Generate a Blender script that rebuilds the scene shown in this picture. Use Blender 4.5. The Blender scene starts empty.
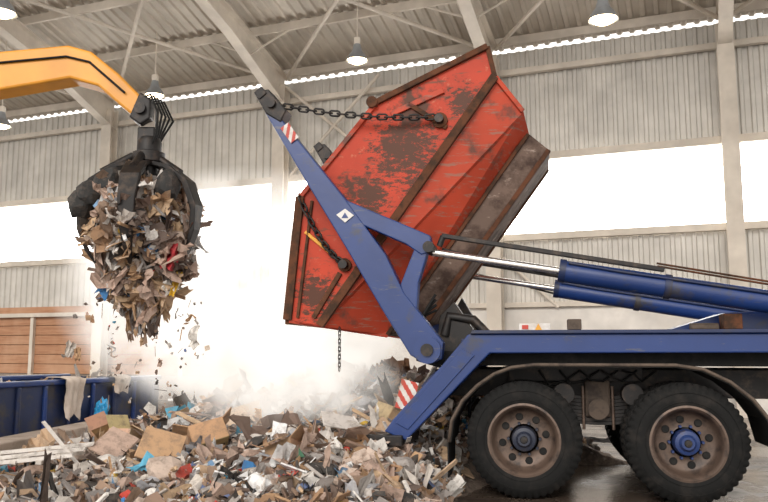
import bpy, bmesh, math, random
from mathutils import Vector, Euler, Matrix, noise as mnoise
random.seed(7)
R=random.random
def U(a,b): return a+(b-a)*R()
S=bpy.context.scene
COL=S.collection

# ---------------------------------------------------------------- materials
def newmat(name):
    m=bpy.data.materials.new(name); m.use_nodes=True
    nt=m.node_tree; b=nt.nodes['Principled BSDF']
    return m,nt,b
def mixcol(nt,a,b,fac,blend='MIX'):
    m=nt.nodes.new('ShaderNodeMix'); m.data_type='RGBA'; m.blend_type=blend
    for sock,val in ((m.inputs[6],a),(m.inputs[7],b),(m.inputs[0],fac)):
        if isinstance(val,bpy.types.NodeSocket): nt.links.new(val,sock)
        elif isinstance(val,(int,float)): sock.default_value=val
        else: sock.default_value=(*val[:3],1)
    return m.outputs[2]
def ramp(nt,src,lo,hi,inv=False):
    r=nt.nodes.new('ShaderNodeMapRange'); r.inputs[1].default_value=lo; r.inputs[2].default_value=hi
    if inv: r.inputs[3].default_value=1; r.inputs[4].default_value=0
    nt.links.new(src,r.inputs[0]); return r.outputs[0]
def mth(nt,op,a,b):
    m=nt.nodes.new('ShaderNodeMath'); m.operation=op
    for i,x in enumerate((a,b)):
        if isinstance(x,(int,float)): m.inputs[i].default_value=x
        else: nt.links.new(x,m.inputs[i])
    return m.outputs[0]
def coords(nt,scale=(1,1,1),rot=(0,0,0)):
    tc=nt.nodes.new('ShaderNodeTexCoord'); mp=nt.nodes.new('ShaderNodeMapping')
    mp.inputs['Scale'].default_value=scale; mp.inputs['Rotation'].default_value=rot
    nt.links.new(tc.outputs['Object'],mp.inputs[0]); return mp.outputs[0]
def noi(nt,co,scale,detail=6,rough=.6):
    n=nt.nodes.new('ShaderNodeTexNoise'); n.inputs['Scale'].default_value=scale
    n.inputs['Detail'].default_value=detail; n.inputs['Roughness'].default_value=rough
    nt.links.new(co,n.inputs['Vector']); return n.outputs[0]
def bump(nt,b,h,st=.3,dist=.02):
    bp=nt.nodes.new('ShaderNodeBump'); bp.inputs['Strength'].default_value=st; bp.inputs['Distance'].default_value=dist
    nt.links.new(h,bp.inputs['Height']); nt.links.new(bp.outputs[0],b.inputs['Normal'])
def worn(name,base,dirt,lo=.5,hi=.7,rough=.5,metal=0,scale=3,scr=None,scr_lo=.62,stretch=(1,1,1),rot=(0,0,0),var=.25,dirt2=None,spots=(),spec=.5):
    m,nt,b=newmat(name); co=coords(nt); 
    n1=noi(nt,co,scale,9,.65)
    dark=tuple(c*(1-var) for c in base)
    n0=noi(nt,co,1.3,3)
    c=mixcol(nt,base,dark,ramp(nt,n0,.35,.65))
    if scr is not None:
        co2=coords(nt,stretch,rot); n2=noi(nt,co2,7,8,.7)
        c=mixcol(nt,c,scr,ramp(nt,n2,scr_lo,scr_lo+.05))
    if dirt2 is not None:
        n3=noi(nt,co,14,6,.7); c=mixcol(nt,c,dirt2,ramp(nt,n3,.6,.72))
    c=mixcol(nt,c,dirt,ramp(nt,n1,lo,hi))
    for (p,rad) in spots:
        d=nt.nodes.new('ShaderNodeVectorMath'); d.operation='DISTANCE'; nt.links.new(co,d.inputs[0]); d.inputs[1].default_value=p
        co3=coords(nt,(1,1,2.2),(0,.5,0)); nz=noi(nt,co3,11,10,.8)
        f=mth(nt,'ADD',ramp(nt,d.outputs['Value'],rad*.1,rad*1.9,True),mth(nt,'MULTIPLY',mth(nt,'SUBTRACT',nz,.5),3.4))
        c=mixcol(nt,c,dirt,ramp(nt,f,.52,.66))
    nt.links.new(c,b.inputs['Base Color'])
    b.inputs['Roughness'].default_value=rough; b.inputs['Metallic'].default_value=metal; b.inputs['Specular IOR Level'].default_value=spec
    bump(nt,b,n1,.25,.01)
    return m
M={}
M['red']=worn('red_paint_worn',(.50,.048,.018),(.085,.030,.016),.57,.64,.55,0,2.2,scr=(.20,.055,.03),scr_lo=.58,stretch=(.5,1,3),rot=(0,.95,0),var=.28,dirt2=(.48,.13,.07),
   spots=(((-1.15,.4,3.40),.36),((-1.55,.4,2.95),.25),((-2.1,.4,1.9),.22),((-.55,.4,3.9),.18),((-1.0,.4,2.85),.18)),spec=.3)
M['redlow']=worn('red_paint_faded',(.48,.062,.028),(.13,.05,.035),.53,.64,.55,0,3,scr=(.30,.12,.085),scr_lo=.55,stretch=(.4,1,4),rot=(0,.95,0),spec=.3)
M['rust']=worn('rusty_steel',(.13,.052,.027),(.05,.028,.018),.45,.6,.85,.0,6,spec=.2)
M['skid']=worn('scuffed_steel',(.17,.115,.09),(.055,.032,.024),.44,.6,.7,.15,4,scr=(.32,.25,.21),scr_lo=.58,stretch=(.7,1,1.6),rot=(0,.95,0),spec=.3)
M['blue']=worn('blue_paint',(.014,.042,.175),(.045,.045,.055),.56,.68,.32,0,3,scr=(.07,.08,.13),scr_lo=.61,stretch=(.5,.5,3))
M['darkblue']=worn('dark_blue_paint',(.011,.024,.085),(.045,.04,.04),.5,.65,.5,0,3)
M['black']=worn('black_rubber',(.010,.010,.010),(.032,.028,.025),.5,.75,.75,0,5,spec=.3)
M['darkmetal']=worn('dark_greasy_steel',(.022,.020,.020),(.07,.05,.038),.5,.7,.5,.4,8)
M['brownmetal']=worn('muddy_steel',(.11,.08,.06),(.045,.032,.026),.5,.65,.75,.1,7)
M['rim']=worn('muddy_rim',(.15,.102,.078),(.042,.031,.027),.48,.65,.5,.3,7)
M['tyre']=worn('dusty_tyre',(.008,.008,.008),(.030,.025,.022),.50,.80,.8,0,6,spec=.25)
M['chrome']=worn('chrome_rod',(.75,.72,.70),(.4,.35,.3),.6,.8,.2,.9,6)
M['orange']=worn('orange_paint',(.78,.33,.03),(.30,.12,.03),.63,.78,.42,0,2.5)
M['ivory']=worn('ivory_painted_steel',(.72,.65,.56),(.54,.47,.40),.5,.8,.6,0,1)
M['concrete']=worn('stained_concrete',(.36,.30,.25),(.20,.16,.13),.42,.65,.85,0,2,dirt2=(.5,.45,.4))
M['kerb']=worn('dusty_kerb_concrete',(.42,.34,.28),(.22,.17,.13),.45,.68,.85,0,3,dirt2=(.50,.42,.35))
M['white']=worn('white_wall_paint',(.82,.78,.73),(.66,.61,.55),.5,.75,.7,0,1)
M['panel']=worn('corrugated_cladding',(.66,.63,.58),(.55,.525,.48),.4,.7,.45,.1,.6)
M['roof']=worn('roof_sheet',(.60,.54,.46),(.50,.45,.38),.4,.7,.5,.1,.6)
M['yellow']=worn('yellow_strap',(.75,.35,.03),(.4,.2,.05),.6,.7)
M['whitep']=worn('white_paint',(.72,.70,.68),(.42,.36,.31),.5,.7)
M['sred']=worn('signal_red',(.5,.05,.03),(.25,.09,.05),.6,.75)
M['plasblue']=worn('blue_plastic',(.03,.28,.55),(.1,.3,.5),.6,.75,.3)
M['cloth']=worn('dirty_white_cloth',(.62,.53,.46),(.38,.30,.24),.5,.7,.9)
M['lampshade']=worn('lamp_housing',(.32,.34,.36),(.22,.22,.22),.5,.7,.35,.3,3)
def woodmat():
    m,nt,b=newmat('wood_planks'); co=coords(nt,(1,1,12)); n=noi(nt,co,1.2,6)
    co2=coords(nt); n2=noi(nt,co2,.8,3)
    c=mixcol(nt,(.47,.25,.14),(.36,.17,.09),ramp(nt,n,.35,.65)); c=mixcol(nt,c,(.53,.32,.20),ramp(nt,n2,.45,.7))
    nt.links.new(c,b.inputs['Base Color']); b.inputs['Roughness'].default_value=.75; return m
M['wood']=woodmat()
def floormat():
    m,nt,b=newmat('wet_concrete_floor'); co=coords(nt); n=noi(nt,co,.8,8,.65); n2=noi(nt,co,9,8,.7)
    c=mixcol(nt,(.10,.074,.056),(.045,.033,.026),ramp(nt,n,.4,.6)); c=mixcol(nt,c,(.20,.155,.12),ramp(nt,n2,.58,.78))
    nt.links.new(c,b.inputs['Base Color'])
    r=nt.nodes.new('ShaderNodeMapRange'); r.inputs[1].default_value=.42; r.inputs[2].default_value=.62; r.inputs[3].default_value=.08; r.inputs[4].default_value=.45
    nt.links.new(n,r.inputs[0]); nt.links.new(r.outputs[0],b.inputs['Roughness']); bump(nt,b,n2,.2,.015); return m
M['floor']=floormat()
def emis(name,col,st):
    m,nt,b=newmat(name); b.inputs['Base Color'].default_value=(*col,1); b.inputs['Emission Color'].default_value=(*col,1); b.inputs['Emission Strength'].default_value=st; return m
M['window']=emis('daylit_polycarbonate',(1,.985,.96),8.0)
M['bulb']=emis('lamp_bulb',(1,.80,.5),12)
def debmat(name='mixed_waste'):
    m,nt,b=newmat(name); a=nt.nodes.new('ShaderNodeAttribute'); a.attribute_name='Col'
    co=coords(nt); n=noi(nt,co,11,7,.75)
    c=mixcol(nt,a.outputs['Color'],(.15,.115,.09),ramp(nt,n,.48,.78))
    nt.links.new(c,b.inputs['Base Color']); b.inputs['Roughness'].default_value=.8; bump(nt,b,n,.6,.02); return m
M['deb']=debmat()
def moundmat():
    m,nt,b=newmat('waste_soil'); co=coords(nt); n=noi(nt,co,6,10,.75); n2=noi(nt,co,25,6,.7)
    c=mixcol(nt,(.25,.19,.15),(.10,.072,.056),ramp(nt,n,.42,.6)); c=mixcol(nt,c,(.44,.37,.31),ramp(nt,n2,.58,.7))
    nt.links.new(c,b.inputs['Base Color']); b.inputs['Roughness'].default_value=.95; bump(nt,b,n,.9,.08); return m
M['mound']=moundmat()

# ---------------------------------------------------------------- geometry helpers
def group(name,loc=(0,0,0),rz=0):
    e=bpy.data.objects.new(name,None); e.location=loc; e.rotation_euler=(0,0,rz); e.empty_display_size=.2
    COL.objects.link(e); return e
def mesh(name,v,f,mat,par=None,smooth=False,bev=0,loc=None,rz=None):
    me=bpy.data.meshes.new(name); me.from_pydata([tuple(p) for p in v],[],f); me.update()
    bm=bmesh.new(); bm.from_mesh(me); bmesh.ops.recalc_face_normals(bm,faces=bm.faces); bm.to_mesh(me); bm.free()
    ob=bpy.data.objects.new(name,me); COL.objects.link(ob)
    if isinstance(mat,(list,tuple)):
        for x in mat: me.materials.append(x)
    else: me.materials.append(mat)
    if smooth:
        for p in me.polygons: p.use_smooth=True
    if par: ob.parent=par
    if loc: ob.location=loc
    if rz is not None: ob.rotation_euler=(0,0,rz)
    if bev:
        md=ob.modifiers.new('b','BEVEL'); md.width=bev; md.segments=2; md.limit_method='ANGLE'
    return ob
def prismd(poly,y0,y1):
    n=len(poly); v=[(x,y0,z) for x,z in poly]+[(x,y1,z) for x,z in poly]
    f=[list(range(n)),list(range(2*n-1,n-1,-1))]+[[i,(i+1)%n,n+(i+1)%n,n+i] for i in range(n)]
    return v,f
def prism(name,poly,y0,y1,mat,par=None,bev=.008,**k):
    v,f=prismd(poly,y0,y1); return mesh(name,v,f,mat,par,bev=bev,**k)
def boxd(c,s,rot=None):
    v=[]
    for i in (-.5,.5):
        for j in (-.5,.5):
            for k in (-.5,.5):
                p=Vector((i*s[0],j*s[1],k*s[2]))
                if rot: p=rot@p
                v.append(p+Vector(c))
    return v,[[0,1,3,2],[4,6,7,5],[0,4,5,1],[2,3,7,6],[0,2,6,4],[1,5,7,3]]
def box(name,c,s,mat,par=None,rot=None,bev=.008,**k):
    if rot is not None and not isinstance(rot,Matrix): rot=Euler(rot).to_matrix()
    v,f=boxd(c,s,rot); return mesh(name,v,f,mat,par,bev=bev,**k)
def merge(parts):
    V=[];F=[]
    for v,f in parts:
        o=len(V); V+=list(v); F+=[[i+o for i in q] for q in f]
    return V,F
def beamd(a,b,w,h):
    a=Vector(a);b=Vector(b);d=b-a
    q=d.to_track_quat('X','Z').to_matrix()
    return boxd((a+b)/2,(d.length,w,h),q)
def beam(name,a,b,w,h,mat,par=None,bev=.006,**k):
    v,f=beamd(a,b,w,h); return mesh(name,v,f,mat,par,bev=bev,**k)
def tubed(pts,r,n=10,closed=False,cap=True):
    pts=[Vector(p) for p in pts]; m=len(pts); V=[];F=[]
    rs=r if isinstance(r,(list,tuple)) else [r]*m
    up=None
    for i,p in enumerate(pts):
        if closed: t=(pts[(i+1)%m]-pts[i-1])
        else: t=pts[min(i+1,m-1)]-pts[max(i-1,0)]
        t.normalize()
        if up is None:
            up=Vector((0,0,1)) if abs(t.z)<.9 else Vector((1,0,0))
        sx=t.cross(up).normalized(); up=sx.cross(t).normalized()
        for k in range(n):
            a=2*math.pi*k/n; V.append(p+sx*math.cos(a)*rs[i]+up*math.sin(a)*rs[i])
    for i in range(m if closed else m-1):
        j=(i+1)%m
        for k in range(n):
            l=(k+1)%n; F.append([i*n+k,i*n+l,j*n+l,j*n+k])
    if not closed and cap: F.append(list(range(n))[::-1]); F.append([(m-1)*n+k for k in range(n)])
    return V,F
def tube(name,pts,r,mat,par=None,n=12,closed=False,smooth=True):
    v,f=tubed(pts,r,n,closed); o=mesh(name,v,f,mat,par,smooth=smooth)
    if smooth: 
        md=o.modifiers.new('e','EDGE_SPLIT'); md.split_angle=math.radians(50)
    return o
def lathed(prof,c,n=64,axis='Y',closed=False,rmod=None):
    V=[];F=[];m=len(prof)
    for k in range(n):
        a=2*math.pi*k/n
        for i,(r,h) in enumerate(prof):
            if rmod: r=rmod(i,k,r)
            if axis=='Y': V.append((c[0]+r*math.cos(a),c[1]+h,c[2]+r*math.sin(a)))
            else: V.append((c[0]+r*math.cos(a),c[1]+r*math.sin(a),c[2]+h))
    for k in range(n):
        l=(k+1)%n
        for i in range(m if closed else m-1):
            j=(i+1)%m; F.append([k*m+i,l*m+i,l*m+j,k*m+j])
    return V,F
def lathe(name,prof,c,mat,par=None,n=64,axis='Y',closed=False,rmod=None,split=35):
    v,f=lathed(prof,c,n,axis,closed,rmod); o=mesh(name,v,f,mat,par,smooth=True)
    md=o.modifiers.new('e','EDGE_SPLIT'); md.split_angle=math.radians(split); return o
def chain(name,a,b,sag,mat,par,link=.10,r=.011,hw=.028):
    a=Vector(a);b=Vector(b);parts=[]
    L=(b-a).length; n=max(2,int(L/(link*.72)))
    def P(t): return a.lerp(b,t)-Vector((0,0,sag*4*t*(1-t)))
    for i in range(n):
        p0=P(i/n);p1=P((i+1)/n);c=(p0+p1)/2;d=(p1-p0).normalized()
        q=d.to_track_quat('X','Z').to_matrix()@Matrix.Rotation(math.pi/2*(i%2)+.3,3,'X')
        pts=[]
        for k in range(12):
            t=2*math.pi*k/12; x=math.cos(t)*hw+(link/2-hw)*(1 if math.cos(t)>0 else -1); pts.append(c+q@Vector((x,math.sin(t)*hw,0)))
        parts.append(tubed(pts,r,6,True))
    v,f=merge(parts); return mesh(name,v,f,mat,par,smooth=True)

# ---------------------------------------------------------------- room
WB=math.radians(21.5); P0=(-11.82,24,0)
X0,X1=-14,32
def wgroup(n): return group(n,P0,-WB)
def corrug(x0,x1,z0,z1,period=.22,depth=.04,y=0):
    V=[];F=[];x=x0;prof=[(0,0),(.30,0),(.42,1),(.88,1),(1.0,0)]
    xs=[]
    while x<x1:
        for t,h in prof[:-1]: xs.append((x+t*period,y+h*depth))
        x+=period
    for px,py in xs: V+=[(px,py,z0),(px,py,z1)]
    for i in range(len(xs)-1): F.append([2*i,2*i+2,2*i+3,2*i+1])
    return V,F
wall=wgroup('wall_back')
v,f=merge([corrug(X0,X1,2.38,3.95),corrug(X0,X1,5.83,8.5)]); mesh('corrugated_cladding',v,f,M['panel'],wall)
WX=9.9
box('concrete_plinth',((X0+WX)/2,.05,.32),(WX-X0,.3,.66),M['concrete'],wall)
parts=[]
z=.66
while z<2.36:
    parts.append(boxd(((X0+WX)/2,.03,z+.14),(WX-X0,.08,.266))); z+=.283
v,f=merge(parts); mesh('timber_lining',v,f,M['wood'],wall,bev=0)
box('lining_back',((X0+WX)/2,.09,1.5),(WX-X0,.04,1.8),M['rust'],wall)
box('lower_wall',((WX+X1)/2,.05,1.18),(X1-WX,.2,2.36),M['white'],wall)
parts=[boxd((x,-.06,1.5),(.12,.1,1.8)) for x in (-3.9,-1.2,1.45,4.0,6.8)]
v,f=merge(parts); mesh('lining_posts',v,f,M['ivory'],wall)
parts=[]
for zz,hh in ((2.38,.12),(3.95,.16),(5.83,.18),(7.95,.14)):
    parts.append(boxd(((X0+X1)/2,-.10,zz),(X1-X0,.14,hh)))
cols=[-7.1,-1.4,4.25,9.92,15.6,20.72,26.5]
parts.append(tubed([(10.0,-.3,8.3),(12.8,-.15,5.9)],.045,8)); parts.append(tubed([(12.7,-.3,8.3),(10.1,-.15,5.9)],.045,8))
parts.append(tubed([(15.3,-.2,3.9),(17.0,-.15,2.3)],.04,8))
v,f=merge(parts); mesh('girts',v,f,M['ivory'],wall,bev=.01)
for i in range(len(cols)-1):
    w=mesh('window_%d'%(i+1),*boxd(((cols[i]+cols[i+1])/2,.06,4.89),(cols[i+1]-cols[i]-.3,.03,1.75)),M['window'],None,loc=P0,rz=-WB)
for x in cols:
    c=merge([boxd((x,-.22,4.15),(.34,.03,8.3)),boxd((x,-.5,4.15),(.34,.03,8.3)),boxd((x,-.36,4.15),(.03,.28,8.3))])
    mesh('column',*c,M['ivory'],None,loc=P0,rz=-WB)
RS=.27
def rz_(y,off=0): return 8.72+RS*(-y)+off
ceil=wgroup('ceiling')
L=19
V,F=[],[]
x=X0
xs=[]
while x<X1:
    for t,h in ((0,0),(.30,0),(.42,1),(.88,1)): xs.append((x+t*.28,h*.05))
    x+=.28
for px,h in xs: V+=[(px,.25,rz_(.25)+h),(px,-L,rz_(-L)+h)]
for i in range(len(xs)-1): F.append([2*i,2*i+2,2*i+3,2*i+1])
mesh('roof_sheeting',V,F,M['roof'],ceil)
parts=[]
y=-.25
while y>-L:
    parts.append(beamd((X0,y,rz_(y,-.11)),(X1,y,rz_(y,-.11)),.07,.2)); y-=1.75
for i in range(len(cols)-1):
    for (ya,yb) in ((-.3,-5.5),(-5.5,-10.8)):
        a=(cols[i]+.1,ya,rz_(ya,-.3)); b=(cols[i+1]-.1,yb,rz_(yb,-.3)); parts.append(tubed([a,b],.05,8))
        a=(cols[i+1]-.1,ya,rz_(ya,-.3)); b=(cols[i]+.1,yb,rz_(yb,-.3)); parts.append(tubed([a,b],.05,8))
v,f=merge(parts); mesh('purlins_and_bracing',v,f,M['ivory'],ceil)
for x in cols:
    parts=[]
    ys=[(-.2,-1.05),(-3.0,-.72),(-L,-.62)]
    V=[];F=[]
    for (yy,dp) in ys:
        V+=[(x,yy,rz_(yy,-.22)),(x,yy,rz_(yy,dp))]
    F+=[[0,2,3,1],[2,4,5,3]]
    parts.append((V,F))
    for i in range(2):
        (y0,d0),(y1,d1)=ys[i],ys[i+1]
        parts.append(beamd((x,y0,rz_(y0,d0)),(x,y1,rz_(y1,d1)),.28,.03))
        parts.append(beamd((x,y0,rz_(y0,-.22)),(x,y1,rz_(y1,-.22)),.28,.03))
    y=-2.0
    while y>-L+2:
        for s in (-1,1):
            parts.append(tubed([(x,y,rz_(y,-.68)),(x+s*1.1,y,rz_(y,-.2))],.025,6))
        y-=3.5
    mesh('roof_rafter',*merge(parts),M['ivory'],None,loc=P0,rz=-WB)
mesh('floor',[(-40,-12,0),(40,-12,0),(40,45,0),(-40,45,0)],[[0,1,2,3]],M['floor'])

def toroof(X,Y):
    dx,dy=X-P0[0],Y-P0[1]; ly=dx*math.sin(WB)+dy*math.cos(WB); return rz_(ly)
for (X,Y,Z) in ((3.68,12.5,6.94),(-.61,17,7.95),(-5.78,19,7.8),(-6.68,13,7.28),(-10.1,20,7.3)):
    g=group('pendant_lamp',(X,Y,Z))
    lathe('shade',[(.03,.30),(.08,.29),(.10,.20),(.12,.12),(.17,.06),(.22,-.02),(.25,-.10),(.235,-.09),(.18,0),(.10,.05)],(0,0,0),M['lampshade'],g,32,'Z')
    lathe('bulb',[(.001,-.16),(.12,-.15),(.20,-.10),(.21,-.06),(.16,.0),(.05,.04)],(0,0,0),M['bulb'],g,24,'Z')
    tube('rod',[(0,0,.28),(0,0,toroof(X,Y)-Z)],.015,M['ivory'],g,6)
    box('ballast',(0,0,.36),(.14,.14,.16),M['ivory'],g)

# ---------------------------------------------------------------- truck
TA=math.radians(11); TO=(1.281,7.3,0)
truck=group('skip_loader_truck',TO,-TA)
TW=2.5
def tyre(par,cx,cz,y0,wd,name,side=1):
    pr=[(.30,.02),(.33,.0),(.40,-.005),(.46,.005),(.50,.03),(.518,.045),(.530,.06),(.530,.12),(.512,.125),(.512,.14),(.530,.145),(.530,wd-.145),(.512,wd-.14),(.512,wd-.125),(.530,wd-.12),(.530,wd-.06),(.518,wd-.045),(.50,wd-.03),(.46,wd),(.38,wd+.0),(.30,wd-.02),(.285,wd/2)]
    def rm(i,k,rr):
        if i in (5,6,7,14,15,16,4,17) and k%3==0: return rr-.016
        return rr
    lathe(name,[(a,y0+side*b) for a,b in pr],(cx,0,cz),M['tyre'],par,144,'Y',True,rm,split=30)
    for rr in (.365,.445):
        yy=y0-side*.004 if rr<.42 else y0+side*.0
        mesh('sidewall_ring',*tubed([(cx+rr*math.cos(t*math.pi/32),yy,cz+rr*math.sin(t*math.pi/32)) for t in range(64)],.004,6,True),M['tyre'],par,smooth=True)
def wheelset(cx,cz,hubmat,rimmat):
    for side,base in ((1,0.0),(-1,TW)):
        g=truck
        tyre(g,cx,cz,base,.30,'tyre_outer',side=side)
        tyre(g,cx,cz,base+side*.36,.30,'tyre_inner',side=side)
        lathe('rim',[(h[0],base+side*h[1]) for h in ((.335,.012),(.335,.0),(.315,-.004),(.300,.01),(.290,.03),(.283,.10),(.262,.135),(.245,.15),(.150,.165),(.135,.16))],(cx,0,cz),rimmat,g,64)
        for k in range(8):
            a=2*math.pi*k/8+.2
            c=(cx+.205*math.cos(a),base+side*.150,cz+.205*math.sin(a))
            lathe('vent_hole',[(.001,-.004*side),(.030,-.004*side),(.036,.004*side)],c,M['black'],g,16)
        parts=[]
        for k in range(10):
            a=2*math.pi*k/10
            c=(cx+.145*math.cos(a),base+side*.135,cz+.145*math.sin(a))
            parts.append(lathed([(.001,-.02*side),(.012,-.02*side),(.016,.0),(.016,.03*side)],c,6))
        mesh('wheel_nuts',*merge(parts),hubmat,g)
        lathe('hub',[(.001,base+side*.02),(.055,base+side*.02),(.062,base+side*.03),(.075,base+side*.05),(.105,base+side*.06),(.112,base+side*.08),(.118,base+side*.16)],(cx,0,cz),hubmat,g,32)
        lathe('hub_cap',[(.001,base+side*.008),(.03,base+side*.01),(.035,base+side*.02)],(cx,0,cz),M['darkmetal'],g,20)
    tube('axle',[(cx,.3,cz),(cx,TW-.3,cz)],.09,M['darkmetal'],truck)
    lathe('differential',[(.02,-.28),(.12,-.22),(.21,-.1),(.21,.1),(.12,.22),(.02,.28)],(cx,1.25,cz),M['darkmetal'],truck,24)
M['hubdark']=worn('dirty_blue_hub',(.022,.028,.05),(.045,.036,.032),.5,.7,.5,.1,8)
M['hubblue']=worn('blue_hub',(.018,.045,.17),(.06,.045,.04),.55,.7,.5,0,8)
wheelset(0,.53,M['hubdark'],M['rim'])
wheelset(1.43,.528,M['hubblue'],M['rim'])
for yy in (.85,1.65):
    box('chassis_rail',(1.5,yy,1.02),(4.6,.09,.28),M['darkmetal'],truck)
for xx in (-.7,.25,.7,1.2,2.0,2.8):
    box('cross_member',(xx,1.25,1.02),(.1,.75,.2),M['darkmetal'],truck)
box('subframe',(1.35,1.25,1.27),(4.5,1.9,.14),M['black'],truck)
for base,sd in ((.68,1),(1.82,-1)):
    parts=[]
    for i in range(8):
        w=1.5-.14*i
        n=10; pts=[(.71-w/2+w*t/n, .62+.035*i+ .16*((t/n-.5)*2)**2*(w/1.5)**2) for t in range(n+1)]
        poly=pts+[(x,z+.03) for x,z in pts[::-1]]
        parts.append(prismd(poly,base-.04,base+.04))
    mesh('leaf_spring',*merge(parts),M['darkmetal'],truck)
    box('spring_bracket',(.71,base,.88),(.24,.16,.36),M['brownmetal'],truck,bev=.02)
    tube('trunnion',[(.71,base-.14,.78),(.71,base+.1,.78)],.10,M['brownmetal'],truck,20)
    for s in (-.14,.14): tube('u_bolt',[(.71+s,base-.07,1.0),(.71+s,base-.07,.58)],.015,M['rim'],truck,8)
for (x,z,rr) in ((.38,.93,.10),(1.02,.93,.10)):
    tube('brake_chamber',[(x,.42,z),(x,.62,z)],rr,M['darkmetal'],truck,20)
box('air_tank_bracket',(.5,.75,1.12),(1.3,.2,.16),M['darkmetal'],truck)
tube('fuel_tank',[(2.45,.45,.75),(3.4,.45,.75)],.30,M['darkmetal'],truck,28)
box('spring_hanger_panel',(.72,1.05,.95),(1.1,.03,.5),M['black'],truck)
for i in range(5):
    pts=[(.15+.2*i,.6,1.15),(.25+.2*i,.5,1.0+.03*i),(.4+.18*i,.55,1.05),(.55+.18*i,.65,1.15)]
    tube('air_hose',pts,.012,M['black'],truck,8)
poly=[(-.50,1.50),(3.6,1.50),(3.6,1.33),(-.30,1.32),(-.38,1.24),(-1.10,.50),(-1.31,.58),(-1.22,.70),(-.74,1.22)]
for y0,y1 in ((.04,.40),(2.10,2.46)):
    prism('deck_beam',poly,y0,y1,M['blue'],truck,bev=.012)
prism('deck_lip',[(-.48,1.50),(3.6,1.50),(3.6,1.535),(-.46,1.535)],.0,.42,M['darkblue'],truck)
prism('leg_cover_plate',[(-.56,1.36),(-.44,1.30),(-1.08,.60),(-1.20,.66)],.025,.045,M['blue'],truck,bev=.006)
box('deck_plate',(1.5,1.25,1.42),(4.2,1.75,.08),M['darkblue'],truck)
box('rear_crossbeam',(-.85,1.25,1.0),(.22,1.75,.22),M['darkblue'],truck,rot=(0,.75,0))
box('stabiliser_foot',(-1.34,.14,.50),(.42,.34,.10),M['darkmetal'],truck)
box('stabiliser_foot_far',(-1.30,2.28,.44),(.40,.34,.10),M['darkmetal'],truck)
tube('stabiliser_leg',[(-1.22,.22,.50),(-1.0,.24,.75)],.06,M['darkmetal'],truck)
box('underrun_bar',(-1.12,1.25,.52),(.12,2.3,.12),M['darkmetal'],truck)
def hazard(name,c,w,h,rot,par,st=.085):
    V=[];F=[];mi=[]
    Rm=Euler(rot).to_matrix(); s=Vector(c)
    nx,nz=24,32
    for i in range(nx+1):
        for j in range(nz+1):
            V.append(s+Rm@Vector((w*(i/nx-.5),0,h*(j/nz-.5))))
    for i in range(nx):
        for j in range(nz):
            a=i*(nz+1)+j; F.append([a,a+nz+1,a+nz+2,a+1]); mi.append(int(((i+.5)/nx*w+(j+.5)/nz*h)/st)%2)
    o=mesh(name,V,F,[M['sred'],M['whitep']],par)
    for p,m_ in zip(o.data.polygons,mi): p.material_index=m_
    md=o.modifiers.new('s','SOLIDIFY'); md.thickness=.01
    return o
hazard('hazard_plate',(-1.10,.10,.92),.17,.28,(0,.25,0),truck,.06)
hazard('hazard_plate_far',(-1.16,2.4,.90),.20,.32,(0,.1,0),truck,.06)
box('tail_light',(-1.05,.3,.72),(.2,.1,.12),M['sred'],truck)
pts=[(-.69,.50),(-.66,.70),(-.56,.88),(-.42,1.02),(-.26,1.13),(-.10,1.19),(.1,1.215),(1.35,1.215),(1.58,1.18),(1.80,1.07),(1.98,.92),(2.10,.75),(2.16,.5)]
for y0,y1 in ((-.01,.66),(1.84,2.51)):
    inner=[]
    for i,p in enumerate(pts):
        a=Vector(pts[max(i-1,0)]);b=Vector(pts[min(i+1,len(pts)-1)]);d=(b-a).normalized(); inner.append((p[0]+d.y*.022,p[1]-d.x*.022))
    prism('mudguard',pts+inner[::-1],y0,y1,M['black'],truck,bev=0)
    yy=y0 if y0<1 else y1
    parts=[tubed([(p[0],yy,p[1]) for p in pts],.016,8)]
    mesh('mudguard_edge',*merge(parts),M['brownmetal'],truck,smooth=True)
    box('mudflap',(-.70,(y0+y1)/2,.38),(.015,.6,.42),M['black'],truck)

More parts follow.
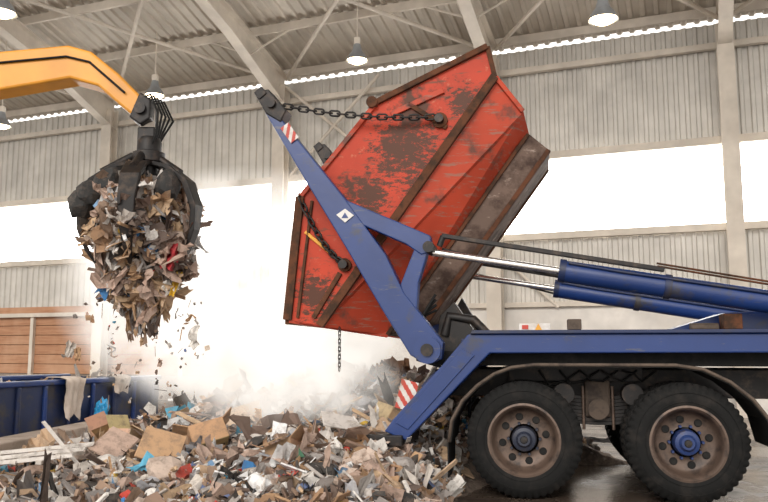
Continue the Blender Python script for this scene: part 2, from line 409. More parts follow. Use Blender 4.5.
def arms(y0,sgn,far):
    y1=y0+.17*sgn; ya,yb=min(y0,y1),max(y0,y1)
    def pr(n,p,a=0,b=0,m='blue',bev=.012): return prism(n,p,ya+a,yb-b,M[m],truck,bev=bev)
    pr('lift_arm',[(-2.58,3.80),(-2.40,3.72),(-1.72,2.86),(-1.30,2.28),(-1.12,1.90),(-.74,1.42),(-.76,1.26),(-.92,1.22),(-1.06,1.30),(-1.35,1.76),(-1.68,2.32),(-2.06,2.94)])
    pr('arm_bracket',[(-1.78,2.94),(-1.70,2.84),(-.86,2.46),(-.84,2.30),(-.95,2.27),(-1.10,2.38),(-1.62,2.62),(-1.74,2.70)],.01,.01)
    pr('arm_strut',[(-1.00,2.38),(-.86,2.38),(-.98,2.00),(-1.00,1.70),(-1.14,1.80),(-1.16,1.98)],.02,.02)
    pr('arm_head',[(-2.70,4.02),(-2.54,4.04),(-2.34,3.80),(-2.40,3.68),(-2.56,3.78)],-.02,-.02,'darkmetal')
    tube('head_pin',[(-2.50,ya-.06,3.88),(-2.50,yb+.10,3.88)],.05,M['darkmetal'],truck,16)
    tube('pivot_boss',[(-.89,ya-.05,1.35),(-.89,yb+.05,1.35)],.13,M['blue'],truck,28)
    tube('pivot_pin',[(-.89,ya-.08,1.35),(-.89,yb+.06,1.35)],.06,M['darkmetal'],truck,20)
    tube('rod_pin',[(-.87,ya-.07,2.34),(-.87,yb+.07,2.34)],.055,M['darkmetal'],truck,16)
    box('arm_top_guide',(-2.62,(ya+yb)/2,4.0),(.10,.24,.10),M['darkmetal'],truck,rot=(0,.9,0))
    ym=(ya+yb)/2
    tube('piston_rod',[(-.84,ym,2.30),(.40,ym,2.09)],.035,M['chrome'],truck,16)
    tube('cylinder_gland',[(.36,ym,2.10),(.42,ym,2.09)],.112,M['darkblue'],truck,24)
    tube('hydraulic_cylinder',[(.40,ym,2.09),(2.9,ym,1.66)],.105,M['blue'],truck,28)
    tube('cylinder_band',[(1.3,ym,1.935),(1.36,ym,1.925)],.116,M['darkblue'],truck,28)
    tube('oil_line',[(.45,ym-.09,2.16),(.9,ym-.10,2.07),(2.9,ym-.10,1.73)],.014,M['darkblue'],truck,8)
    box('hose_bar',(.28,ym+.0,2.275),(2.1,.06,.045),M['darkmetal'],truck,rot=(0,.18,0))
    for k in (0,.03): tube('hydraulic_pipe',[(1.25,ym-.02+k,2.12+k),(2.9,ym-.02+k,1.80+k)],.010,M['rust'],truck,8)
    tube('steel_pipe',[(-.76,ym+.06,2.34),(-.2,ym+.06,2.20),(.5,ym+.06,2.0)],.012,M['darkmetal'],truck,8)
    tube('bar_link',[(-.78,ym,2.36),(-.74,ym,2.46)],.03,M['darkmetal'],truck,10)
arms(.06,1,False); arms(2.44,-1,True)
hazard('arm_hazard_stripes',(-2.30,.052,3.56),.20,.10,(0,.95,0),truck,.05)
prism('logo_diamond',[(-1.80,2.69),(-1.71,2.75),(-1.62,2.68),(-1.71,2.61)],.045,.056,M['whitep'],truck,bev=0)
prism('logo_mark',[(-1.745,2.655),(-1.71,2.71),(-1.675,2.655)],.040,.046,M['blue'],truck,bev=0)
box('cylinder_anchor',(2.75,.2,1.62),(.6,.25,.3),M['blue'],truck,bev=.02)
prism('mast_foot',[(1.35,1.53),(2.7,1.53),(2.7,1.75),(1.9,1.70)],.5,1.0,M['blue'],truck)
box('valve_block',(1.90,.30,1.61),(.16,.2,.14),M['rust'],truck)
tube('valve_body',[(1.55,.35,1.56),(1.80,.35,1.56)],.04,M['brownmetal'],truck,12)
box('hose_clamp',(.49,.25,1.59),(.13,.14,.10),M['brownmetal'],truck)
box('sign_plate',(.12,.30,1.57),(.30,.012,.07),M['whitep'],truck)
prism('warning_label',[(.12,1.54),(.19,1.54),(.155,1.605)],.285,.292,M['yellow'],truck,bev=0)
prism('red_label',[(.0,1.55),(.06,1.55),(.06,1.59),(0,1.59)],.285,.292,M['sred'],truck,bev=0)
tube('lock_hook',[(-.35,.7,1.5),(-.5,.7,1.66),(-.75,.7,1.70),(-.80,.7,1.5)],.05,M['darkmetal'],truck)
prism('rear_tipping_hook',[(-.9,1.2),(-.6,1.2),(-.5,1.55),(-.7,1.85),(-.85,1.7)],.7,.9,M['darkmetal'],truck)
prism('rear_tipping_hook_far',[(-.9,1.2),(-.6,1.2),(-.5,1.6),(-.7,1.95),(-.85,1.7)],1.6,1.8,M['darkmetal'],truck)
for k in range(4):
    tube('hydraulic_hose',[(-.84,.3+.03*k,1.9-.05*k),(-1.02-.03*k,.3+.03*k,1.62),(-.98-.02*k,.3+.03*k,1.25),(-.7,.35+.03*k,1.15)],.014,M['black'],truck,8)

# ---------------------------------------------------------------- skip container
skip=group('skip_container',TO,-TA)
A=(-.29,.4,4.46);B=(-1.45,.4,3.94);C=(-2.27,.4,2.96);D=(-2.39,.4,1.66);K=(-2.05,.4,1.60);J=(-.22,.4,4.13)
I=(.05,.5,3.78);H=(.10,.8,3.62);E=(-1.42,.8,1.51);Fp=(-.99,.82,1.66);Gp=(.31,.82,3.44)
names=[A,B,C,D,K,J,I,H,E,Fp,Gp]
def mir(p): return (p[0],TW-p[1],p[2])
V=names+[mir(p) for p in names]; n=len(names)
a_,b_,c_,d_,k_,j_,i_,h_,e_,f_,g_=range(n)
def mesh2(name,faces,mat,thick=.02):
    o=mesh(name,V,faces,mat,skip); md=o.modifiers.new('s','SOLIDIFY'); md.thickness=thick; md.offset=0; return o
mesh2('side_panels',[[a_,b_,c_,d_,k_,j_],[x+n for x in (a_,b_,c_,d_,k_,j_)]],M['red'])
mesh2('lower_side_panels',[[j_,k_,e_,h_,i_],[x+n for x in (j_,k_,e_,h_,i_)]],M['redlow'])
mesh2('skid_sides',[[h_,e_,f_,g_],[x+n for x in (h_,e_,f_,g_)]],M['skid'])
def q(x,y): return [x,y,y+n,x+n]
mesh2('lid_and_ends',[q(a_,b_),q(b_,c_),q(d_,k_),q(k_,e_),q(j_,a_),q(i_,j_),q(h_,i_)],M['red'])
mesh2('floor_plate',[q(e_,f_),q(f_,g_),q(g_,h_)],M['skid'])
for sgn in (0,1):
    def m_(p,dy=0):
        p=(p[0],p[1]-dy,p[2]); return mir(p) if sgn else p
    beam('side_rib',m_(J,.03),m_(K,.03),.07,.085,M['rust'],skip) 
    beam('top_rim',m_(A,.02),m_(B,.02),.07,.06,M['rust'],skip)
    beam('top_rim_rear',m_(B,.02),m_(C,.02),.05,.05,M['redlow'],skip)
    beam('mouth_rim',m_((C[0]-.01,.4,C[2])),m_((D[0]-.01,.4,D[2])),.10,.09,M['rust'],skip)
    beam('mouth_inner_rim',m_((C[0]+.12,.38,C[2]-.05)),m_((D[0]+.10,.38,D[2]+.02)),.04,.03,M['rust'],skip)
    beam('bottom_rim',m_((D[0],.4,D[2])),m_((E[0],.8,E[2])),.05,.06,M['redlow'],skip)
    beam('front_corner',m_(A,.01),m_(J,.01),.05,.05,M['rust'],skip)
    beam('front_corner_low',m_(J,.01),m_(I,.01),.05,.05,M['redlow'],skip)
    beam('skid_upper_edge',m_(H,.02),m_(E,.02),.05,.04,M['rust'],skip)
    beam('skid_edge',m_(Fp,.02),m_(Gp,.02),.07,.05,M['rust'],skip)
    c=m_((-.79,.37,3.70)); s=-1 if not sgn else 1
    tube('lifting_lug',[(c[0],c[1]+s*.10,c[2]),(c[0],c[1]-s*.03,c[2])],.045,M['darkmetal'],skip,20)
    lathe('lug_plate',[(.001,-.01),(.08,-.01),(.08,.02)],(c[0],c[1]+s*.01,c[2]),M['rust'],skip,24)
    c=m_((-1.79,.37,2.22))
    tube('lower_lug',[(c[0],c[1]+s*.10,c[2]),(c[0],c[1]-s*.03,c[2])],.045,M['darkmetal'],skip,20)
    lathe('lower_lug_plate',[(.001,-.01),(.07,-.01),(.07,.02)],(c[0],c[1]+s*.01,c[2]),M['rust'],skip,24)
    beam('stiffener_bar',m_((-1.30,.38,3.80)),m_((-.75,.38,4.02)),.04,.06,M['redlow'],skip)
    beam('lid_brace',m_((-1.12,.375,3.90)),m_((-.72,.375,3.62)),.03,.05,M['rust'],skip)
    beam('yellow_bar',m_((-2.22,.375,2.58)),m_((-1.86,.375,2.28)),.03,.035,M['yellow'],skip)
    beam('lower_gusset',m_((-2.12,.375,1.68)),m_((-1.84,.375,2.14)),.03,.05,M['rust'],skip)
    tube('lid_hinge',[m_((-1.50,.32,3.93)),m_((-1.50,.55,3.93))],.06,M['rust'],skip,16)
beam('mouth_top_bar',(C[0],.4,C[2]),(C[0],TW-.4,C[2]),.09,.09,M['rust'],skip)
beam('mouth_bottom_bar',(D[0],.4,D[2]),(D[0],TW-.4,D[2]),.09,.09,M['rust'],skip)
TM=Matrix.Translation(TO)@Matrix.Rotation(-TA,4,'Z')
for (p0,p1,sg,lk) in (((-2.48,.14,3.90),(-.84,.30,3.72),.05,.11),((-2.28,.34,2.96),(-1.80,.29,2.24),.10,.10)):
    chain('chain',p0,p1,sg,M['darkmetal'],None,lk).matrix_world=TM
chain('chain',(-1.86,.45,1.58),(-1.86,.45,1.14),0,M['darkmetal'],None,.055,.005,.014).matrix_world=TM
chain('chain',(-2.48,2.36,3.90),(-.84,2.20,3.72),.05,M['darkmetal'],None,.11).matrix_world=TM

# ---------------------------------------------------------------- debris machinery
class Deb:
    def __init__(s): s.v=[];s.f=[];s.c=[]
    def add(s,v,f,c):
        o=len(s.v); s.v+=[tuple(p) for p in v]; s.f+=[[i+o for i in q] for q in f]; s.c+=[c]*len(f)
    def box(s,c,Rm,sz,col,j=.12):
        v,f=boxd((0,0,0),sz); v=[Vector(c)+Rm@Vector((p.x*(1+U(-j,j)),p.y*(1+U(-j,j)),p.z*(1+U(-j,j)))) for p in v]; s.add(v,f,col)
    def sheet(s,c,Rm,sx,sy,cr,col,n=4):
        V=[];ph=U(0,6);bx=U(-1.5,1.5)*cr
        for i in range(n+1):
            for k in range(n+1):
                x=(i/n-.5);y=(k/n-.5)
                z=cr*(math.sin(x*7+ph)*.25+U(-.22,.22))+bx*x*x*2
                V.append(Vector(c)+Rm@Vector(((x+U(-.12,.12))*sx,(y+U(-.12,.12))*sy,z*max(sx,sy))))
        F=[[i*(n+1)+k,(i+1)*(n+1)+k,(i+1)*(n+1)+k+1,i*(n+1)+k+1] for i in range(n) for k in range(n)]
        s.add(V,F,col)
    def lump(s,c,Rm,sz,col,j=.22):
        V=[Vector(c)+Rm@Vector((p.x*sz[0]*(1+U(-j,j)),p.y*sz[1]*(1+U(-j,j)),p.z*sz[2]*(1+U(-j,j)))) for p in ICO[0]]
        s.add(V,ICO[1],col)
    def carton(s,c,Rm,a,b,h,col):
        parts=[((0,0,-h/2),(a,b,.01),(0,0,0)),((a/2,0,0),(.01,b,h),(0,0,0)),((-a/2,0,0),(.01,b,h),(0,0,0)),((0,b/2,0),(a,.01,h),(0,0,0)),((0,-b/2,0),(a,.01,h),(0,0,0)),
          ((a/2+.06,0,h/2+.03),(.16,b,.008),(0,-.5,0)),((-a/2-.06,0,h/2+.03),(.16,b,.008),(0,.6,0)),((0,-b/2-.07,h/2+.0),(a,.16,.008),(.4,0,0))]
        for cc,sz,ro in parts:
            v,f=boxd(cc,sz,Euler(ro).to_matrix()); s.add([Vector(c)+Rm@p for p in v],f,tuple(x*U(.85,1.05) for x in col))
    def build(s,name,par=None):
        me=bpy.data.meshes.new(name); me.from_pydata(s.v,[],s.f); me.update()
        at=me.color_attributes.new('Col','FLOAT_COLOR','CORNER')
        buf=[]
        for p,c in zip(me.polygons,s.c):
            buf+=[c[0],c[1],c[2],1.0]*p.loop_total
        at.data.foreach_set('color',buf)
        me.materials.append(M['deb']); o=bpy.data.objects.new(name,me); COL.objects.link(o)
        if par:o.parent=par
        return o
bm=bmesh.new(); bmesh.ops.create_icosphere(bm,subdivisions=2,radius=.5); bm.verts.ensure_lookup_table()
ICO=([v.co.copy() for v in bm.verts],[[v.index for v in f.verts] for f in bm.faces]); bm.free()
TAN=[(.48,.30,.17),(.40,.25,.14),(.54,.38,.24),(.35,.21,.12),(.50,.35,.23)]
WHT=[(.74,.71,.67),(.66,.62,.58),(.58,.53,.48),(.76,.76,.76)]
GRY=[(.38,.35,.33),(.27,.245,.23),(.48,.44,.41),(.21,.185,.17),(.36,.36,.38)]
BRN=[(.25,.165,.12),(.17,.115,.09),(.33,.225,.16),(.12,.085,.07)]
PNK=[(.50,.36,.29),(.44,.32,.26),(.54,.43,.36)]
DRK=[(.04,.037,.035),(.07,.06,.052)]
ACC=[(.05,.20,.45),(.50,.06,.04),(.55,.36,.05),(.10,.26,.16),(.10,.35,.50),(.12,.16,.3),(.2,.35,.55)]
def pal():
    r=R()
    g=TAN if r<.14 else WHT if r<.32 else GRY if r<.53 else BRN if r<.74 else PNK if r<.86 else DRK if r<.95 else ACC
    c=random.choice(g); k=U(.7,1.1); return tuple(x*k for x in c)
def rrot(tilt=None):
    if tilt is None: return Euler((U(0,6.28),U(0,6.28),U(0,6.28))).to_matrix()
    return (Euler((U(-tilt,tilt),U(-tilt,tilt),0)).to_matrix())@Euler((0,0,U(0,6.28))).to_matrix()
def piece(d,c,k=1.0,tilt=.9):
    r=R(); Rm=rrot(tilt)
    if r<.24: d.box(c,Rm,(U(.04,.16)*k,U(.03,.12)*k,U(.03,.09)*k),pal(),.35)
    elif r<.58: d.sheet(c,Rm,U(.08,.30)*k,U(.06,.22)*k,U(.3,1.0),pal(),3)
    elif r<.68: d.box(c,Rm,(U(.2,.7)*k,U(.015,.05)*k,U(.01,.03)*k),random.choice(BRN+TAN+GRY+WHT),.05)
    elif r<.90: d.lump(c,Rm,(U(.06,.22)*k,U(.06,.18)*k,U(.04,.12)*k),pal(),.3)
    elif r<.94: d.box(c,Rm,(U(.12,.34)*k,U(.1,.28)*k,U(.008,.02)*k),random.choice(TAN+WHT+PNK),.05)
    else: d.sheet(c,Rm,U(.3,.6)*k,U(.02,.05)*k,U(.4,.9),pal(),5)

def sstep(a,b,x):
    t=max(0,min(1,(x-a)/(b-a))); return t*t*(3-2*t)
def hgt(x,y):
    dl=x-(-4.55+.107*(y-7))
    m=sstep(0,.5,dl) 
    m*=sstep(5.4,7.0,y)
    edge=.55+ (y-7)*.45 if y>7 else .55-(7-y)*.1
    m*=1-sstep(edge-.9,edge+.15,x) if y<9.5 else 1-sstep(1.6,3.2,x)
    m*=1-sstep(12.0,14.0,y)
    base=.07+.20*sstep(-4.2,-2.4,x)
    h=base+.74*math.exp(-((x+.05)/2.3)**2-((y-10.3)/2.2)**2)
    h+=.11*mnoise.noise(Vector((x*1.1,y*1.1,3)))+.06*mnoise.noise(Vector((x*3,y*3,7)))
    return max(0,h)*m
pile=group('waste_pile')
nx,ny=150,170;V=[];F=[]
x0,x1,y0,y1=-5.6,3.4,5.2,15.6
for i in range(nx+1):
    for j in range(ny+1):
        x=x0+(x1-x0)*i/nx;y=y0+(y1-y0)*j/ny; V.append((x,y,hgt(x,y)-.03+.03*mnoise.noise(Vector((x*9,y*9,1)))*(1 if hgt(x,y)>.02 else 0)))
for i in range(nx):
    for j in range(ny):
        F.append([i*(ny+1)+j,(i+1)*(ny+1)+j,(i+1)*(ny+1)+j+1,i*(ny+1)+j+1])
mesh('mound',V,F,M['mound'],pile,smooth=True)
d=Deb(); cnt=0
def clear_truck(x,y):
    tx=(x-TO[0])*math.cos(TA)-(y-TO[1])*math.sin(TA); ty=(x-TO[0])*math.sin(TA)+(y-TO[1])*math.cos(TA)
    return not (tx>-.62 and -.3<ty<2.7)
while cnt<18000:
    x=U(-5.0,2.6);y=5.6+8.0*R()**1.25
    h=hgt(x,y)
    if h<.03 or not clear_truck(x,y): continue
    cnt+=1
    k=.30+.85*R()**2.6
    piece(d,(x,y,h+U(-.02,.03)),k,.9)
for (x,y,a,b,hh,cc) in ((-1.75,7.9,.34,.28,.22,0),(-3.0,8.6,.26,.22,.18,1),(-.4,9.4,.30,.24,.2,0),(-1.9,9.6,.30,.24,.18,3),(-.9,7.2,.26,.2,.14,1),(.05,8.4,.26,.2,.16,2),(-2.6,8.0,.3,.24,.2,2)):
    d.carton((x,y,hgt(x,y)+.08),rrot(.6),a,b,hh,TAN[cc])
for i in range(34):
    x=U(-4,.3);y=U(7,11);h=hgt(x,y)
    if h<.1 or not clear_truck(x,y): continue
    d.box((x,y,h+.05),rrot(.3),(U(.5,1.1),U(.03,.07),.02),random.choice(BRN+TAN+PNK+WHT[:2]),.02)
for i in range(90):
    x=U(-4.2,.3);y=U(6.8,11);h=hgt(x,y)
    if h<.06 or not clear_truck(x,y): continue
    d.sheet((x,y,h+.03),rrot(.5),U(.2,.5),U(.15,.35),U(.3,.7),random.choice(WHT+WHT+TAN+PNK+GRY+ACC[:1]+ACC[4:5]+ACC[6:]),7)
for i in range(70):
    x=U(-4.2,.3);y=U(6.8,11);h=hgt(x,y)
    if h<.06 or not clear_truck(x,y): continue
    d.lump((x,y,h+.02),rrot(.5),(U(.2,.4),U(.15,.35),U(.12,.22)),random.choice(WHT+GRY+BRN+DRK+PNK),.2)
for (x,y,sx,sy,t1,t2,col) in ((-2.0,7.15,.36,.34,.85,.3,TAN[0]),(-1.55,8.7,.40,.30,.8,-.3,TAN[2]),(-2.5,7.4,.30,.35,.55,.4,PNK[0]),(-.45,7.9,.35,.25,.5,.2,WHT[1])):
    d.box((x,y,hgt(x,y)+.14),Euler((t1,t2,U(-.4,.4))).to_matrix(),(sx,sy,.015),col,.06)
cx,cy=-3.15,7.1; ch=hgt(cx,cy)
for k in range(5):
    d.box((cx-.4+.2*k,cy,ch+.14+.02*k),Euler((.15,U(-.1,.1),1.57+U(-.15,.15))).to_matrix(),(.65,.045,.03),WHT[2],.03)
for k in range(3):
    d.box((cx,cy-.28+.26*k,ch+.19+.02*k),Euler((0,-.1,U(-.08,.08))).to_matrix(),(1.0,.05,.03),WHT[1],.03)
d.box((cx+.35,cy-.1,ch+.28),Euler((0,.9,.5)).to_matrix(),(.6,.05,.03),WHT[1],.03)
d.build('loose_waste',pile)

# ---------------------------------------------------------------- kerb, blue bin
KD=Vector((.367,.930,0)); KN=Vector((-.930,.367,0))
ka=math.atan2(.994,.107)
box('concrete_kerb',(-4.55-.2+.107*2.2,6.4+2.9,.15),(5.8,.40,.30),M['kerb'],None,rot=(0,0,ka),bev=.02)
def along(name,a,L_,w,h,z0,mat,par=None,bev=.02):
    c=a+KD*(L_/2)+KN*(w/2); ang=math.atan2(KD.y,KD.x)
    return box(name,(c.x,c.y,z0+h/2),(L_,w,h),mat,par,rot=(0,0,ang),bev=bev)
bn=group('roll_off_container')
b0=Vector((-6.15,8.1,0)); BL=6.1; BW=2.0
along('front_side',b0,BL,.05,.80,.08,M['darkblue'],bn)
along('back_side',b0+KN*BW,BL,.05,.80,.08,M['darkblue'],bn)
along('end_near',b0,.05,BW,.80,.08,M['darkblue'],bn)
along('end_far',b0+KD*(BL-.05),.05,BW,.80,.08,M['darkblue'],bn)
along('base',b0,BL,BW,.08,.04,M['darkblue'],bn)
along('top_rail',b0-KN*.05,BL,.12,.08,.84,M['blue'],bn)
along('top_rail_back',b0+KN*(BW-.03),BL,.12,.08,.84,M['blue'],bn)
along('bottom_rail',b0-KN*.05,BL,.10,.10,.06,M['darkblue'],bn)
for i in range(13):
    along('rib',b0-KN*.05+KD*(.1+i*.48),.06,.06,.74,.1,M['blue'] if i%2 else M['darkblue'],bn)
along('contents',b0+KN*.05+KD*.05,BL-.1,BW-.1,.55,.12,M['mound'],bn)
dd=Deb()
for i in range(700):
    p=b0+KD*U(.2,BL-.2)+KN*U(.15,BW-.15); piece(dd,(p.x,p.y,.68+U(0,.1)),.8)
dd.build('bin_waste',bn)
def drape(name,s,wid,ln,mat):
    V=[];F=[];n=10;m=14
    for i in range(n+1):
        for j in range(m+1):
            t=j/m*ln; wv=.035*math.sin(i*1.9+.4*j)+U(-.01,.01)
            if t<.3: off=.22-t; z=.95+.01*math.sin(i)
            else: off=-.10-wv-.03; z=.93-(t-.3)*(1+.12*math.sin(i*.9))
            p=b0+KD*(s+wid*(i/n-.5)*(1-.35*(j/m)))+KN*off; V.append((p.x,p.y,max(.1,z)))
    for i in range(n):
        for j in range(m): F.append([i*(m+1)+j,(i+1)*(m+1)+j,(i+1)*(m+1)+j+1,i*(m+1)+j+1])
    return mesh(name,V,F,mat,None,smooth=True)
drape('draped_cloth',3.95,.45,.86,M['cloth']); drape('draped_cloth',5.0,.45,.55,M['cloth'])
def crumple(name,c,s,mat):
    bm=bmesh.new(); bmesh.ops.create_icosphere(bm,subdivisions=3,radius=.5)
    for v in bm.verts:
        n_=mnoise.noise(v.co*5+Vector((3,1,2))); v.co*=1+.55*n_; v.co=Vector((v.co.x*s[0]+c[0],v.co.y*s[1]+c[1],v.co.z*s[2]+c[2]))
    me=bpy.data.meshes.new(name); bm.to_mesh(me); bm.free(); me.materials.append(mat); o=bpy.data.objects.new(name,me); COL.objects.link(o); return o
pb=b0+KD*4.42-KN*.24
crumple('blue_plastic_bag',(pb.x,pb.y,.42),(.20,.28,.36),M['plasblue'])

# ---------------------------------------------------------------- grab crane
crane=group('grab_crane'); CY=9.5
top=[(-8.2,4.10),(-6.4,4.75),(-4.87,5.04),(-3.95,5.13),(-3.66,5.05),(-3.30,4.76),(-3.0,4.46)]
bot=[(-3.10,4.22),(-3.32,4.40),(-3.55,4.60),(-3.9,4.70),(-4.85,4.53),(-6.4,4.25),(-8.2,3.60)]
prism('boom',top+bot,CY-.17,CY+.17,M['orange'],crane,bev=.03)
prism('boom_tip_cap',[(-3.02,4.52),(-2.88,4.42),(-2.88,4.18),(-3.0,4.10),(-3.14,4.20)],CY-.19,CY+.19,M['darkmetal'],crane,bev=.02)
box('mast',(-8.5,CY,1.9),(.6,.6,3.9),M['orange'],crane,bev=.04)
lathe('slew_ring',[(.01,0),(.7,0),(.7,.18),(.45,.22),(.01,.22)],(-8.5,CY,0),M['darkmetal'],crane,32,'Z')
tube('boom_pin',[(-3.0,CY-.24,4.30),(-3.0,CY+.24,4.30)],.07,M['darkmetal'],crane,16)
tube('boom_hose',[(-6.4,CY-.19,4.62),(-4.87,CY-.19,4.88),(-3.95,CY-.19,4.97),(-3.66,CY-.19,4.90),(-3.2,CY-.2,4.5)],.014,M['black'],crane,8)
tube('tip_link',[(-2.97,CY,4.35),(-2.96,CY,4.05)],.09,M['ivory'],crane,16)
box('link_clevis',(-2.95,CY,4.0),(.22,.20,.20),M['darkmetal'],crane,bev=.02)
lathe('rotator',[(.01,3.98),(.12,3.98),(.15,3.92),(.15,3.80),(.20,3.78),(.20,3.66),(.12,3.6),(.12,3.45),(.01,3.45)],(-2.93,CY,0),M['darkmetal'],crane,28,'Z')
for k in range(5):
    tube('grab_hose',[(-3.05,CY-.15+.06*k,4.42),(-2.88+.02*k,CY-.2+.08*k,4.48),(-2.78+.02*k,CY-.2+.1*k,4.25),(-2.80,CY-.15+.06*k,4.0),(-2.9,CY-.1+.05*k,3.80)],.015,M['black'],crane,8)
GC=Vector((-2.98,CY,2.75))
for k in range(5):
    a=2*math.pi*k/5-math.pi/2+.05
    dx,dy=math.cos(a),math.sin(a)
    prof=[(.10,3.62,.12),(.32,3.56,.12),(.58,3.36,.12),(.70,3.05,.10),(.68,2.75,.08),(.58,2.50,.05),(.46,2.34,.02)]
    V=[];F=[]
    for (r,z,w) in prof:
        for sw in (-1,1):
            for rr in (0,.07):
                V.append((GC.x+dx*(r+rr)-dy*sw*w,GC.y+dy*(r+rr)+dx*sw*w,z+(rr*.5)))
    for i in range(len(prof)-1):
        o=i*4
        for (p,q_) in ((0,1),(1,3),(3,2),(2,0)): F.append([o+p,o+q_,o+4+q_,o+4+p])
    F.append([0,1,3,2]);o=(len(prof)-1)*4;F.append([o,o+1,o+3,o+2])
    mesh('grab_tine',V,F,M['darkmetal'],crane,bev=.01)
    tube('tine_cylinder',[(GC.x+dx*.14,GC.y+dy*.14,3.74),(GC.x+dx*.5,GC.y+dy*.5,3.50)],.05,M['darkmetal'],crane,12)
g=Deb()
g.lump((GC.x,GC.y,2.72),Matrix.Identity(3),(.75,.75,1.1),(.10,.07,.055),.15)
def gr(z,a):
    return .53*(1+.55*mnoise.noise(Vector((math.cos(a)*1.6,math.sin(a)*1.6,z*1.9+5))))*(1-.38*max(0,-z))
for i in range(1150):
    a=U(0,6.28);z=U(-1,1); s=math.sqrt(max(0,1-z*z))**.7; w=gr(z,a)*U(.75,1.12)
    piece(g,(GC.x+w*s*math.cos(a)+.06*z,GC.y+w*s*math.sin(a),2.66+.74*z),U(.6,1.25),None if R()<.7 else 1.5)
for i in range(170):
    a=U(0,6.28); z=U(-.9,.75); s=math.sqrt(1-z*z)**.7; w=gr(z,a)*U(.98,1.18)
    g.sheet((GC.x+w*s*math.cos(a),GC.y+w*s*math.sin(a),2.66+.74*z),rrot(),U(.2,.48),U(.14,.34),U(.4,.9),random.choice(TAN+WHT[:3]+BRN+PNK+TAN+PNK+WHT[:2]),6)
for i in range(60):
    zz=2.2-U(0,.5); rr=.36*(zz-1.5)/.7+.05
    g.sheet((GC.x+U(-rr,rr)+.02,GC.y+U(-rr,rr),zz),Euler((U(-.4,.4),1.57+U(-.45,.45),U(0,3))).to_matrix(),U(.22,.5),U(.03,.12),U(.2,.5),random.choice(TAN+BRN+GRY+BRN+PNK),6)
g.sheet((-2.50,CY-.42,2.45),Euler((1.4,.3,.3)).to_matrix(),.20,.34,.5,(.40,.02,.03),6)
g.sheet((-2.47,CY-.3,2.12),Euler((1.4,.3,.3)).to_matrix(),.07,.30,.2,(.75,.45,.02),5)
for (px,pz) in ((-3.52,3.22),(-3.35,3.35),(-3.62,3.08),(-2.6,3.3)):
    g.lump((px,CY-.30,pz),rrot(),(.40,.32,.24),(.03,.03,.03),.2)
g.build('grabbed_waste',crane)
fd=Deb()
for (x,y,z,s,c) in ((-3.85,9.6,1.32,.22,WHT[2]),(-3.70,9.5,1.30,.16,TAN[0]),(-2.28,9.4,1.5,.26,WHT[0]),(-2.35,9.5,1.75,.12,TAN[0]),(-3.2,9.5,1.15,.12,BRN[0]),(-2.9,9.4,1.45,.1,TAN[2]),(-3.6,9.6,1.75,.1,TAN[3]),(-2.7,9.5,1.2,.1,PNK[0])):
    fd.sheet((x,y,z),rrot(),s,s*.5,.7,c,5)
for i in range(100): piece(fd,(U(-3.6,-2.2),9.5+U(-.4,.4),U(.7,2.0)),.25,None)
fd.build('falling_scraps')

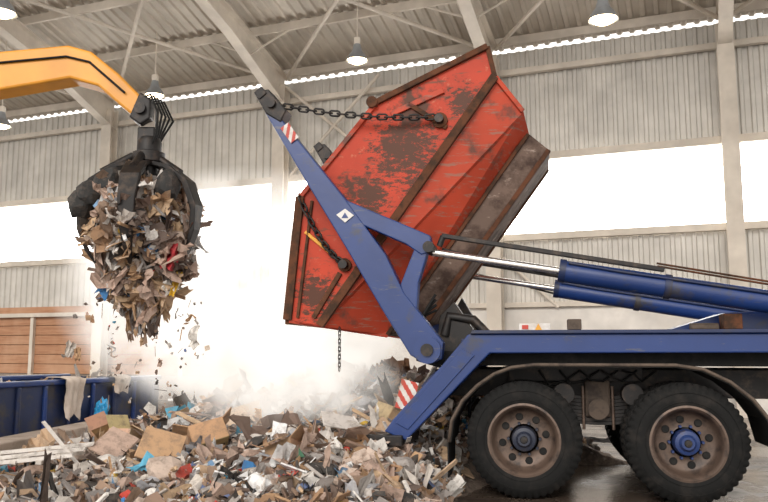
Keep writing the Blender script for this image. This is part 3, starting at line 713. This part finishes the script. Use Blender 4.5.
# ---------------------------------------------------------------- dust with added glow
def dust(name,c,rad,dens,seed,thr=.42,em=.6,wid=.25,sc=1.3,f0=.25):
    bm=bmesh.new(); bmesh.ops.create_icosphere(bm,subdivisions=3,radius=1.0); me=bpy.data.meshes.new(name); bm.to_mesh(me); bm.free()
    o=bpy.data.objects.new(name,me); COL.objects.link(o); o.location=c; o.scale=rad
    m=bpy.data.materials.new(name); m.use_nodes=True; nt=m.node_tree; nt.nodes.clear()
    out=nt.nodes.new('ShaderNodeOutputMaterial'); pv=nt.nodes.new('ShaderNodeVolumePrincipled'); nt.links.new(pv.outputs[0],out.inputs['Volume'])
    pv.inputs['Color'].default_value=(.97,.94,.90,1); pv.inputs['Anisotropy'].default_value=.1
    tc=nt.nodes.new('ShaderNodeTexCoord'); ln=nt.nodes.new('ShaderNodeVectorMath'); ln.operation='LENGTH'; nt.links.new(tc.outputs['Object'],ln.inputs[0])
    fall=ramp(nt,ln.outputs['Value'],f0,1.0,True)
    mp=nt.nodes.new('ShaderNodeMapping'); mp.inputs['Location'].default_value=(seed,seed*.7,0); mp.inputs['Scale'].default_value=(rad[0],rad[1],rad[2]); nt.links.new(tc.outputs['Object'],mp.inputs[0])
    n=nt.nodes.new('ShaderNodeTexNoise'); n.inputs['Scale'].default_value=sc; n.inputs['Detail'].default_value=4; n.inputs['Roughness'].default_value=.6; n.inputs['Distortion'].default_value=.5; nt.links.new(mp.outputs[0],n.inputs['Vector'])
    nn=ramp(nt,n.outputs[0],thr,thr+wid)
    dn=mth(nt,'MULTIPLY',mth(nt,'MULTIPLY',fall,nn),dens)
    nt.links.new(dn,pv.inputs['Density'])
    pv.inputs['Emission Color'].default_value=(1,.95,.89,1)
    nt.links.new(mth(nt,'MULTIPLY',dn,em),pv.inputs['Emission Strength'])  # added glow follows density, standing in for light scattered inside the dust
    me.materials.append(m); return o
dust('glowing_dust_cloud',(-2.0,11.0,2.15),(2.7,1.2,1.85),4.6,3.1,.38,.78)
dust('glowing_dust_cloud',(-1.0,8.7,1.0),(1.3,.8,.75),5.0,8.3,.38,.62,sc=1.8)
dust('glowing_dust_cloud',(-3.5,10.6,2.9),(1.0,.6,.9),3.5,5.7,.36,.8,sc=1.8)

# ---------------------------------------------------------------- light & camera
w=bpy.data.worlds.new('World'); S.world=w; w.use_nodes=True
bg=w.node_tree.nodes['Background']; bg.inputs[0].default_value=(1,.955,.90,1); bg.inputs[1].default_value=1.75
sl=bpy.data.lights.new('sun','SUN'); sl.energy=1.7; sl.angle=math.radians(25); sl.color=(1,.94,.87)
so=bpy.data.objects.new('sun',sl); COL.objects.link(so); so.rotation_euler=Vector((.35,1,-.55)).to_track_quat('-Z','Y').to_euler()
cam=bpy.data.cameras.new('camera'); co=bpy.data.objects.new('camera',cam); COL.objects.link(co)
cam.sensor_width=36; cam.lens=780*36/768; co.location=(0,0,1.35); co.rotation_euler=(math.pi/2+math.atan(99/780),0,0)
cam.clip_end=300
S.camera=co
S.view_settings.view_transform='Standard'
